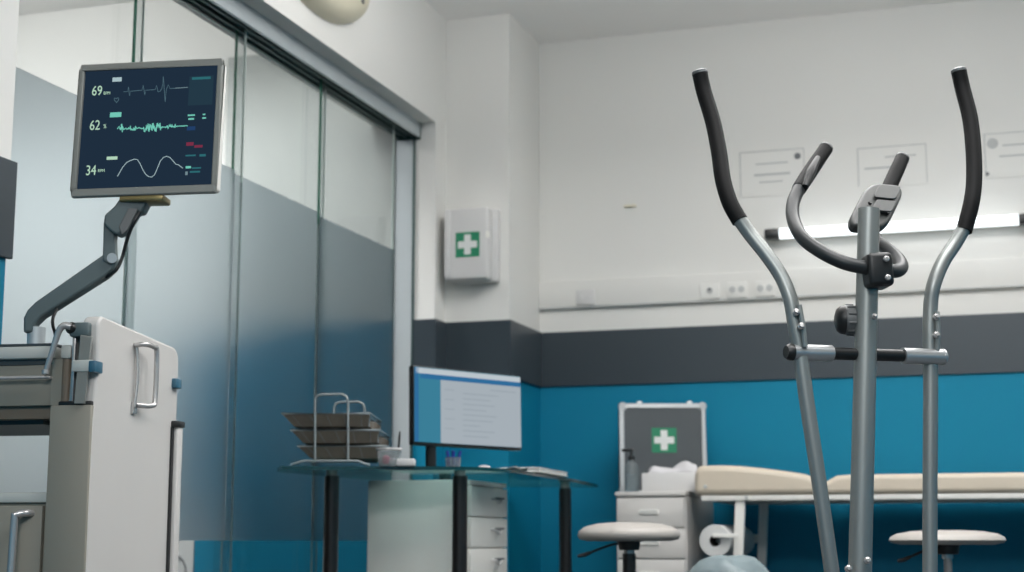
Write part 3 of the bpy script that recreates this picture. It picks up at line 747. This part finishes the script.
# papers and a crumpled tissue pair, white keyboard-like slab on the far end
t0 = desk_at(500, 0, 5.50)
pa = thing('paper_sheets', (t0.x, t0.y, DZ), 'loose white sheets lying near the desk edge below the monitor', 'papers')
for k, (dx, dy, rz) in enumerate(((.0, .02, .2), (.012, .05, .35), (-.0, -.03, .3))):
    mx = Matrix.Translation((dx, dy, .001 + k * .0016)) @ Matrix.Rotation(rz, 4, 'Z')
    b = MB().grid(lambda u, v: mx @ Vector(((u - .5) * .14, (v - .5) * .20, .0035 * max(0, u - .72) * 6 * (1 + .4 * math.sin(v * 7)))), 10, 10)
    b.build('sheet', M['paper'], pa, solid=.0012)
def crumple(name, loc, sx, sy_, sz, label, cat, m, seed):
    rr = random.Random(seed); t = bmesh.new(); bmesh.ops.create_icosphere(t, subdivisions=3, radius=1.0)
    dirs = [(Vector((rr.gauss(0, 1), rr.gauss(0, 1), rr.gauss(0, 1))).normalized(), rr.uniform(.05, .3)) for _ in range(14)]
    for v in t.verts:
        s = 1.0
        for d, a in dirs: s += a * max(0, v.co.dot(d)) ** 6 - .05 * (v.co.dot(d) > .8)
        v.co = Vector((v.co.x * sx * s, v.co.y * sy_ * s, max(-.9, v.co.z * s) * sz + sz * .9))
    b = MB(); b._merge(t); o = b.build(name, M[m]); o.location = loc
    return tag(o, label, cat) if label else o
t1 = desk_at(484, 0, 5.40); crumple('crumpled_paper', (t1.x, t1.y, DZ + .004), .020, .014, .0055, 'small crumpled white paper on the sheets below the monitor', 'paper', 'tissue', 4)
t1 = desk_at(519, 0, 5.75); crumple('crumpled_paper', (t1.x, t1.y, DZ + .004), .026, .018, .0065, 'low crumpled white paper right of the monitor on the desk edge', 'paper', 'tissue', 9)
k0, k1 = onz(541, 472.2, DZ), onz(569, 477.0, DZ)
dv = (k1 - k0); ln = dv.length; an = math.atan2(dv.y, dv.x)
nb = thing('notebook', (k0 + k1) / 2, 'white closed notebook at the right edge of the glass desk', 'notebook', rz=an)
MB().rbox(-ln / 2, ln / 2, .005, .15, .001, .004, .001, 1).build('cover', M['white2'], nb)
MB().rbox(-ln / 2 + .004, ln / 2 - .004, .007, .148, .004, .015, .001, 1).build('pages', M['paper'], nb)
MB().rbox(-ln / 2, ln / 2, .005, .15, .015, .018, .001, 1).build('cover', M['white2'], nb)

# ================================================================== FIRST-AID BOX ON THE PILLAR
def cross_sticker(parent, c, s, y, th=.0015):
    g = MB().box(c[0] - s / 2, c[0] + s / 2, y - th, y, c[1] - s / 2, c[1] + s / 2).build('green_sticker', M['green'], parent)
    b = MB(); a, w_ = s * .40, s * .135
    pl = [(-w_, -a), (w_, -a), (w_, -w_), (a, -w_), (a, w_), (w_, w_), (w_, a), (-w_, a), (-w_, w_), (-a, w_), (-a, -w_), (-w_, -w_)]
    b.slab((c[0], y - th, c[1]), (1, 0, 0), (0, 0, 1), pl, .0012)
    b.build('white_cross', M['cross'], g)
fa = thing('first_aid_cabinet', (-2.303, 6.53, 1.799), 'white wall-mounted first-aid cabinet with a green cross sticker above the dark band', 'first-aid cabinet')
MB().rbox(-.098, .118, -.045, 0, -.166, .164, .006, 2).build('back_shell', M['white'], fa)
d = MB().rbox(-.108, .098, -.115, -.045, -.162, .160, .012, 3).build('door', M['white'], fa)
MB().rbox(-.106, -.078, -.120, -.113, -.148, .154, .003, 2).build('hinge_rib', M['white'], d)
MB().rbox(.086, .100, -.118, -.10, .02, .05, .002, 1).build('latch', M['white2'], d)
cross_sticker(d, (.002, -.006), .112, -.1152)

# ================================================================== WALL FIXTURES ON THE BACK WALL
# service trunking along the wall
tk = thing('wall_trunking', (.2, YB, 1.64), 'long pale service trunking with sockets along the back wall', 'trunking')
MB().rbox(-2.145, XR, YB - .022, YB, 1.576, 1.70, .004, 2).build('channel', M['wall'], tk, world=True)
MB().box(-2.145, XR, YB - .026, YB - .022, 1.574, 1.580).build('lower_lip', M['label'], tk, world=True)
for i, (x, lab) in enumerate(((-1.916, 'white double socket at the left end of the trunking, right of the pillar'), (-1.329, 'pale socket left of the foreground left swing arm, first of three'), (-1.205, 'pale socket in the middle of the three on the trunking'), (-1.078, 'pale socket partly behind the left swing arm'))):
    s = thing('wall_socket', (x, YB - .022, 1.622), lab, 'socket', group='sockets on the back wall trunking')
    MB().rbox(-.045, .045, -.010, 0, -.038, .034, .003, 2).build('plate', M['white'] if i == 0 else M['wall'], s)
    for dx in ((-.020, .020) if i != 1 else (.0,)):
        MB().lathe([(.015, 0), (.013, .002)] if i else [(.009, 0), (.008, .003)], (0, 0, 0), 16, Matrix.Translation((dx, -.010, 0)) @ Matrix.Rotation(PI / 2, 4, 'X')).build('outlet', M['white'] if i == 0 else M['label'], s)
    if i == 1: MB().tube([(0, -.012, .006), (0, -.016, .006)], .007, 10).build('indicator', M['printdark'], s)
# tube lamp
lm = thing('wall_lamp', (-.48, YB, 1.86), 'lit fluorescent tube lamp with dark end caps across the back wall', 'wall lamp')
MB().rbox(-1.06, .10, YB - .035, YB, 1.842, 1.878, .004, 2).build('housing', M['white2'], lm, world=True)
MB().tube([(-1.0, YB - .060, 1.86), (.022, YB - .060, 1.86)], .024, 16).build('tube', M['lampglow'], lm, world=True)
for x0, x1 in ((-1.066, -1.0), (.022, .09)):
    MB().rbox(x0, x1, YB - .085, YB - .03, 1.838, 1.882, .006, 2).build('end_cap', M['black'], lm, world=True)
# certificates
certs = [(-1.183, -.888, 2.058, 2.262, 'framed white certificate with a dark round seal, leftmost on the back wall', 0), (-.652, -.351, 2.065, 2.240, 'framed certificate directly behind the trainer console', 1), (-.105, .20, 2.070, 2.262, 'framed certificate at the right edge of the photo', 2)]
for x0, x1, z0, z1, lab, k in certs:
    c = thing('certificate', ((x0 + x1) / 2, YB, z0), lab, 'certificate', group='certificates on the back wall')
    MB().box(x0 - .008, x1 + .008, YB - .004, YB, z0 - .008, z1 + .008).build('backing', M['wall'], c, world=True)
    b = MB()
    t = .0035
    b.box(x0, x1, YB - .006, YB - .004, z1 - t, z1); b.box(x0, x0 + t * 1.3, YB - .006, YB - .004, z0, z1)
    b.box(x1 - t, x1, YB - .006, YB - .004, z0, z1)
    b.build('thin_border', M['label'], c, world=True)
    w = x1 - x0; h = z1 - z0
    sh = MB().box(x0 + .01, x1 - .01, YB - .0052, YB - .004, z0 + .006, z1 - .006).build('sheet', M['wall'], c, world=True)
    rows = [(.25, .75, .30, .006), (.22, .78, .55, .010), (.30, .66, .72, .006)]
    if k == 2: rows = [(.25, .95, .30, .007), (.20, .95, .55, .007)]
    if k == 1: rows = [(.10, .50, .55, .008), (.40, .85, .28, .006)]
    for u0, u1, v, hh in rows:
        o = MB().box(x0 + u0 * w, x0 + u1 * w, YB - .0062, YB - .0052, z1 - v * h - hh / 2, z1 - v * h + hh / 2).build('text_line', M['label'], sh); o.data.transform(gr_inv(sh))
    if k != 1:
        cx, cz = (x1 - .030, z1 - .036) if k == 0 else (x0 + .035, z1 - .045)
        o = MB().lathe([(.015 if k == 0 else .024, 0), (.014 if k == 0 else .022, .002)], (0, 0, 0), 20, Matrix.Translation((cx, YB - .0052, cz)) @ Matrix.Rotation(PI / 2, 4, 'X')).build('seal', M['printdark'] if k == 0 else M['label'], sh); o.data.transform(gr_inv(sh))
    if k == 2:
        o = MB().lathe([(.008, 0), (.007, .002)], (0, 0, 0), 14, Matrix.Translation((x0 + .008, YB - .006, z0 + .012)) @ Matrix.Rotation(PI / 2, 4, 'X')).build('pin', M['printdark'], sh); o.data.transform(gr_inv(sh))
o = MB().rbox(-.032, .028, -.012, 0, -.006, .006, .002, 2).build('wall_clip', mat('yellowed_strip_plastic', (222, 216, 196), .5)); o.location = (-1.70, YB, 2.046)
tag(o, 'small pale strip fixed high on the back wall above the trunking', 'wall clip')

# cream unit above the glass doors
cu = thing('wall_unit', (XL, 5.12, 2.64), 'cream rounded plastic housing on the wall above the glass doors, cut by the frame', 'wall unit')
mx = Matrix.Translation((XL, 5.13, 2.615)) @ Matrix.Rotation(PI / 2, 4, 'Y')
b = MB().lathe([(.0, .10), (.5, .095), (.78, .080), (.94, .05), (1.0, .02), (1.0, 0)], (0, 0, 0), 40)
for v in b.bm.verts:
    x, y, z = v.co; v.co = Vector((XL + z, 5.13 + y * .42, 2.655 + x * .205))
b.build('shell', M['creamplastic'], cu, world=True)
MB().rbox(XL + .088, XL + .104, 5.19, 5.25, 2.56, 2.575, .003, 2).build('indicator', M['darkgrey'], cu, world=True)
MB().rbox(XL + .055, XL + .088, 5.36, 5.385, 2.565, 2.585, .003, 2).build('vent_slot', M['darkgrey'], cu, world=True)

# ================================================================== DRAWER UNIT BY THE BACK WALL AND ITS CONTENTS
du = thing('drawer_unit', (-1.455, 6.58, 0), 'white low drawer unit by the back wall carrying the first-aid case', 'drawer unit')
UX0, UX1, UY0, UY1, UZ = -1.610, -1.318, 6.30, 6.90, .697
def up(name, b, m, parent=du, **k): return b.build(name, M[m], parent, world=True, **k)
up('body', MB().rbox(UX0, UX1, UY0 + .016, UY1, .03, UZ - .004, .003, 2), 'cart')
up('top_panel', MB().rbox(UX0 - .002, UX1 + .002, UY0 - .002, UY1, UZ - .018, UZ, .004, 2), 'cart')
up('plinth', MB().box(UX0 + .02, UX1 - .02, UY0 + .04, UY1 - .02, 0, .03), 'black')
zs = UZ - .026
for k in range(5):
    hgt = .118
    z1 = zs - k * (hgt + .006); z0 = z1 - hgt
    d = up('drawer', MB().rbox(UX0 + .006, UX1 - .006, UY0, UY0 + .016, z0, z1, .004, 2), 'cart')
    b = MB().slab((0, UY0 + .001, 0), (1, 0, 0), (0, 0, 1), rrect(-1.512, -1.428, (z0 + z1) / 2 - .006, (z0 + z1) / 2 + .012, .008), .007)
    o = b.build('recessed_pull', M['white2'], d, bevel=.002); o.data.transform(gr_inv(d))
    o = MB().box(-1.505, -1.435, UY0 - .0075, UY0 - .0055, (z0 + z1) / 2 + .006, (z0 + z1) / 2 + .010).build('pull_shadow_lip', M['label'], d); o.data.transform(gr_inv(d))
# first-aid case, standing upright on the unit
fc_ = thing('first_aid_case', (-1.512, 6.76, UZ), 'upright dark grey first-aid case with aluminium edges and a green cross', 'first-aid case', rz=R(17))
W2, HH, TT = .187, .396, .05
MB().rbox(-W2 - .004, W2 - .004, 0, TT, .002, HH - .004, .006, 2).build('rear_shell', M['casepanel'], fc_)
lid = MB().box(-W2 + .014, W2 - .014, -.030, 0, .014, HH - .014).build('lid_panel', M['casepanel'], fc_)
b = MB()
for x0, x1, z0, z1 in ((-W2, W2, HH - .016, HH), (-W2, W2, 0.002, .018), (-W2, -W2 + .018, .018, HH - .016), (W2 - .018, W2, .018, HH - .016)):
    b.box(x0, x1, -.036, .002, z0, z1)
b.build('aluminium_frame', M['casealu'], fc_, bevel=.003)
for x in (-W2 + .012, W2 - .012):
    for z in (.020, HH - .012):
        MB().lathe([(.017, -.022), (.019, -.010), (.019, .010), (.013, .016)], (0, 0, 0), 14, Matrix.Translation((x, -.020, z)) @ Matrix.Rotation(PI / 2, 4, 'X')).build('corner_cap', M['casealu'], fc_)
for x in (-.10, .12):
    MB().rbox(x - .012, x + .012, -.020, .010, HH, HH + .012, .004, 2).build('catch', M['casealu'], fc_)
cross_sticker(lid, (.005, .236), .108, -.031)
# sanitiser bottle
sb = thing('pump_bottle', (-1.575, 6.44, UZ), 'clear pump bottle with a black pump left on the drawer unit', 'bottle')
MB().lathe([(.026, .001), (.030, .004), (.030, .105), (.024, .122), (.012, .130), (.012, .138)], (0, 0, 0), 28).build('bottle_body', M['clear'], sb)
MB().lathe([(.0, .004), (.0275, .005), (.0275, .075), (.0, .076)], (0, 0, 0), 24).build('liquid', glass('pale_gel', (214, 230, 236), ior=1.33, rough=.05, haze=.25), sb)
pmz = MB().lathe([(.015, .136), (.015, .152), (.007, .154), (.006, .176)], (0, 0, 0), 18); pmz.rbox(-.040, .010, -.008, .008, .172, .184, .003, 2)
pmz.build('pump', M['black'], sb)
# tissue box
tx = thing('tissue_box', (-1.395, 6.42, UZ), 'white tissue box with a tissue pulled out, next to the pump bottle', 'tissue box')
MB().rbox(-.118, .118, -.06, .06, .0005, .078, .004, 2).build('carton', M['white'], tx)
def tissue(u, v):
    x = (u - .5) * .20; y = (v - .5) * .075
    h = .018 + .030 * math.exp(-((u - .80) / .22) ** 2) + .016 * math.exp(-((u - .12) / .12) ** 2)
    h *= max(0, 1 - (abs(v - .5) * 2) ** 2.2) 
    h += .005 * math.sin(17 * u + 5 * v) * max(0, 1 - (abs(v - .5) * 2) ** 2)
    return (x + .012 * math.sin(v * 6), y, .079 + max(0, h) * (1 if .02 < u < .98 else .2))
MB().grid(tissue, 30, 14).build('tissue', M['tissue'], tx, solid=.002)

# ================================================================== TREATMENT BED
bd = thing('treatment_bed', (-.2, 6.57, 0), 'cream padded treatment bed on white legs along the blue wall', 'bed')
BY0, BY1 = 6.22, 6.905
def bp_(name, b, m, parent=bd, **k): return b.build(name, M[m], parent, world=True, **k)
def pad(x0, x1, zfun, zb, name):
    n = 26; b = MB()
    poly = [(x0, zb)] + [(x0 + (x1 - x0) * i / n, zfun(i / n)) for i in range(n + 1)] + [(x1, zb)]
    b.slab((0, BY1, 0), (1, 0, 0), (0, 0, 1), poly, BY1 - BY0)
    return bp_(name, b, 'cream', bevel=.024, bseg=4)
def zhead(t):
    e = min(1, t / .05) ** .5
    return .684 + (.112 - .049 * max(0, (t - .22) / .78) ** 1.5) * (.78 + .22 * e) - (.023 * max(0, (t - .88) / .12) ** 2)
hp_ = pad(-1.266, -.772, zhead, .677, 'headrest_pad')
MB().lathe([(.008, 0), (.007, .004)], (0, 0, 0), 14, Matrix.Translation((-1.220, BY0, .712)) @ Matrix.Rotation(PI / 2, 4, 'X')).build('button', M['label'], hp_, world=True)
def zseat(t): return .684 + .069 * min(1, .45 + .55 * (min(1, t / .045)) ** .6)
pad(-.766, .84, zseat, .677, 'seat_pad')
b = MB().rbox(-1.240, .81, BY0 + .01, BY0 + .04, .655, .677, .004, 2)
b.rbox(-1.240, .81, BY1 - .05, BY1 - .02, .655, .677, .004, 2)
b.box(-1.240, -1.21, BY0 + .04, BY1 - .05, .657, .677); b.box(.78, .81, BY0 + .04, BY1 - .05, .657, .677)
b.box(-1.240, .81, BY0 + .02, BY1 - .03, .670, .6775)
bp_('frame', b, 'white2')
MB().lathe([(.008, 0), (.007, .004)], (0, 0, 0), 14, Matrix.Translation((-1.058, BY0 + .010, .667)) @ Matrix.Rotation(PI / 2, 4, 'X')).build('frame_screw', M['label'], bd, world=True)
for xb, xt in ((-1.125, -1.086), (.66, .62)):
    for y in (BY0 + .02, BY1 - .08):
        b = MB()
        b._add([Vector(v) for v in ((xb - .019, y, 0), (xb + .019, y, 0), (xb + .019, y + .03, 0), (xb - .019, y + .03, 0), (xt - .019, y, .662), (xt + .019, y, .662), (xt + .019, y + .03, .662), (xt - .019, y + .03, .662))],
               [(0, 3, 2, 1), (4, 5, 6, 7), (0, 1, 5, 4), (1, 2, 6, 5), (2, 3, 7, 6), (3, 0, 4, 7)])
        bp_('leg', b, 'white2', bevel=.003)
# cross rod under the bed end that carries the paper roll
bp_('roll_rod', MB().tube([(-1.184, BY0 + .06, .499), (-1.184, BY1 - .02, .499)], .009, 12), 'white2')
b = MB().rbox(-1.190, -1.09, BY0 - .026, BY0 - .014, .511, .527, .002, 2); b.rbox(-1.190, -1.095, BY1 - .032, BY1 - .02, .490, .527, .002, 2)
bp_('rod_bracket', b, 'white2')
pr = thing('paper_roll', (-1.184, 6.5, .498), 'large white paper roll on a rod under the bed end', 'paper roll')
mx = Matrix.Translation((-1.184, BY0 - .005, .499)) @ Matrix.Rotation(-PI / 2, 4, 'X')
MB().lathe([(.0225, 0), (.061, 0), (.063, .002), (.063, .578), (.061, .58), (.0225, .58), (.0225, 0)], (0, 0, 0), 40, mx, caps=False).build('paper', M['paper'], pr, world=True)
MB().lathe([(.0235, .002), (.0235, .578), (.0215, .578), (.0215, .002), (.0235, .002)], (0, 0, 0), 30, mx, caps=False).build('core', mat('dark_cardboard_core', (58, 48, 40), .8), pr, world=True)

# ================================================================== STOOLS
def make_stool(loc, label, seat_r, z0, z1, stem, lever_dir, stem_r):
    s = thing('stool', loc, label, 'stool', group='round white stools')
    hgt = z1 - z0
    pr = [(.05, z0), (seat_r * .80, z0 - .002), (seat_r * .96, z0 + .004), (seat_r, z0 + hgt * .28), (seat_r * .97, z0 + hgt * .52), (seat_r * .86, z0 + hgt * .75), (seat_r * .62, z0 + hgt * .93), (seat_r * .3, z1), (.0, z1)]
    MB().lathe(pr, (0, 0, 0), 48).build('seat', M['stool'], s, angle=50)
    MB().lathe([(.030, z0 - .032), (.034, z0 - .030), (.038, z0 - .004), (.06, z0)], (0, 0, 0), 24).build('seat_mount', M['black'], s)
    MB().lathe([(.018, z0 - .045), (.018, z0 - .030)], (0, 0, 0), 20).build('collar', M['steel'], s)
    MB().lathe([(.024, .12), (stem_r, .14), (stem_r, z0 - .043), (.014, z0 - .041)], (0, 0, 0), 24).build('stem', M[stem], s)
    L = Vector(lever_dir)
    lv = MB().tube([Vector((0, 0, z0 - .010)), L * .05 + Vector((0, 0, z0 - .012)), L * .105 + Vector((0, 0, z0 - .030)), L * .15 + Vector((0, 0, z0 - .048))], .0042, 8, smooth=4).build('height_lever', M['black'], s)
    e = L * .15 + Vector((0, 0, z0 - .048)); f = L * .172 + Vector((0, 0, z0 - .052))
    MB().tube([e - L * .02 + Vector((0, 0, .008)), e, f], [.006, .007, .005], 8).build('lever_paddle', M['black'], lv)
    for k in range(5):
        a = 2 * PI * k / 5 + .3; d = Vector((math.cos(a), math.sin(a), 0))
        l = MB().tube([Vector((0, 0, .115)), d * .12 + Vector((0, 0, .10)), d * .24 + Vector((0, 0, .068))], [.022, .017, .012], 12).build('base_leg', M[stem], s)
        MB().lathe([(.008, -.012), (.027, -.011), (.027, .011), (.008, .012)], (0, 0, 0), 16, Matrix.Translation(d * .24 + Vector((0, 0, .028))) @ Matrix.Rotation(a, 4, 'Z') @ Matrix.Rotation(PI / 2, 4, 'X')).build('castor', M['black'], l)
    return s
p = at(629, 541, 5.3)
make_stool((p.x, p.y, 0), 'round white stool with a black stem in front of the drawer unit', .172, .500, .560, 'softblack', (-cy, -sy, 0), .022)
p = at(947, 541, 5.0)
make_stool((p.x, p.y, 0), 'round white stool with a chromed stem under the long side of the bed', .179, .489, .532, 'steel', (-cy * .9, -sy * .9 - .2, 0), .013)

# ================================================================== LINED WASTE BIN
p = at(727, 541, 5.05)
bn = thing('waste_bin', (p.x, p.y, 0), 'pale translucent bag bulging from a bin below the paper roll', 'bin')
MB().lathe([(.095, .0), (.10, .004), (.125, .36), (.128, .365), (.120, .365), (.097, .01)], (0, 0, 0), 36).build('bin_body', M['midgrey'], bn)
def bag(u, v):
    a = 2 * PI * u; rr_ = [(.134, .30), (.137, .345), (.136, .372), (.128, .398), (.112, .420), (.088, .440), (.055, .450), (.0, .452)]
    t = v * (len(rr_) - 1); i = min(int(t), len(rr_) - 2); f = t - i
    r = rr_[i][0] * (1 - f) + rr_[i + 1][0] * f; z = rr_[i][1] * (1 - f) + rr_[i + 1][1] * f
    w = .05 * math.sin(5 * a + 1.0) + .045 * math.sin(9 * a + 4 * v) + .02 * math.sin(17 * a - 5 * v) 
    r *= 1 + w * (1 - v) * .8; z += .010 * math.sin(3 * a + .6) * v * (1 - v) * 3 + .006 * math.sin(7 * a + 6 * v) * (1 - v)
    return (r * math.cos(a), r * math.sin(a), z)
b = MB().grid(bag, 72, 28)
b.build('liner_bag', M['bag'], bn, angle=60)

# ================================================================== LIGHTS
def area(name, loc, rot, sx, sy_, power, col=(1, 1, 1)):
    l = bpy.data.lights.new(name, 'AREA'); l.shape = 'RECTANGLE'; l.size = sx; l.size_y = sy_; l.energy = power; l.color = col
    o = bpy.data.objects.new(name, l); C.objects.link(o); o.location = loc; o.rotation_euler = rot; return o
area('ceiling_area_light', (1.5, 4.6, ZC - .02), (0, 0, 0), 1.2, .9, 22, (1, .99, .98))  # added at the right to brighten the pedestal drawer fronts
area('ceiling_area_light', (-.2, 5.0, ZC - .02), (0, 0, 0), 1.8, .9, 31, (1, .99, .98))
area('ceiling_area_light', (.15, 2.6, ZC - .02), (0, 0, 0), 1.8, .9, 60, (1, .99, .98))
area('ceiling_area_light', (.0, -.9, ZC - .02), (0, 0, 0), 2.4, 1.2, 175, (.985, .99, 1))
area('added_ceiling_fill', (-.5, 4.5, 2.35), (PI, 0, 0), 2.4, 1.2, 92, (1, .99, .99))  # unseen upward light, added to brighten the ceiling
area('corridor_light', (-4.1, 5.75, 3.10), (0, 0, 0), 2.6, .5, 70, (1, 1, 1)).data.spread = R(100)
area('added_corridor_fill', (-4.5, 4.7, 2.95), (R(62), 0, 0), 1.6, .3, 19, (1, 1, 1)).data.spread = R(104)  # unseen fill, added to brighten the upper corridor wall
wd = bpy.data.worlds.new('room_ambient'); bpy.context.scene.world = wd; wd.use_nodes = True
wd.node_tree.nodes['Background'].inputs[0].default_value = (.8, .85, .9, 1); wd.node_tree.nodes['Background'].inputs[1].default_value = .05

# ================================================================== CAMERA
cam = bpy.data.cameras.new('camera'); co = bpy.data.objects.new('camera', cam); C.objects.link(co)
cam.sensor_width = 36; cam.lens = 36 * F / 1024
co.location = (0, 0, H); co.rotation_euler = (PI / 2 + PITCH, 0, YAW)
cam.dof.use_dof = True; cam.dof.focus_distance = 3.35; cam.dof.aperture_fstop = 4.3
cam.clip_start = .05
S = bpy.context.scene; S.camera = co
S.view_settings.view_transform = 'Standard'; S.view_settings.look = 'None'
S.view_settings.gamma = 1.0; S.view_settings.exposure = -0.15; S.view_settings.use_curve_mapping = False
S.cycles.use_denoising = True; S.cycles.max_bounces = 10; S.cycles.transparent_max_bounces = 16
S.cycles.caustics_reflective = False; S.cycles.caustics_refractive = True; S.cycles.sample_clamp_indirect = 4.0
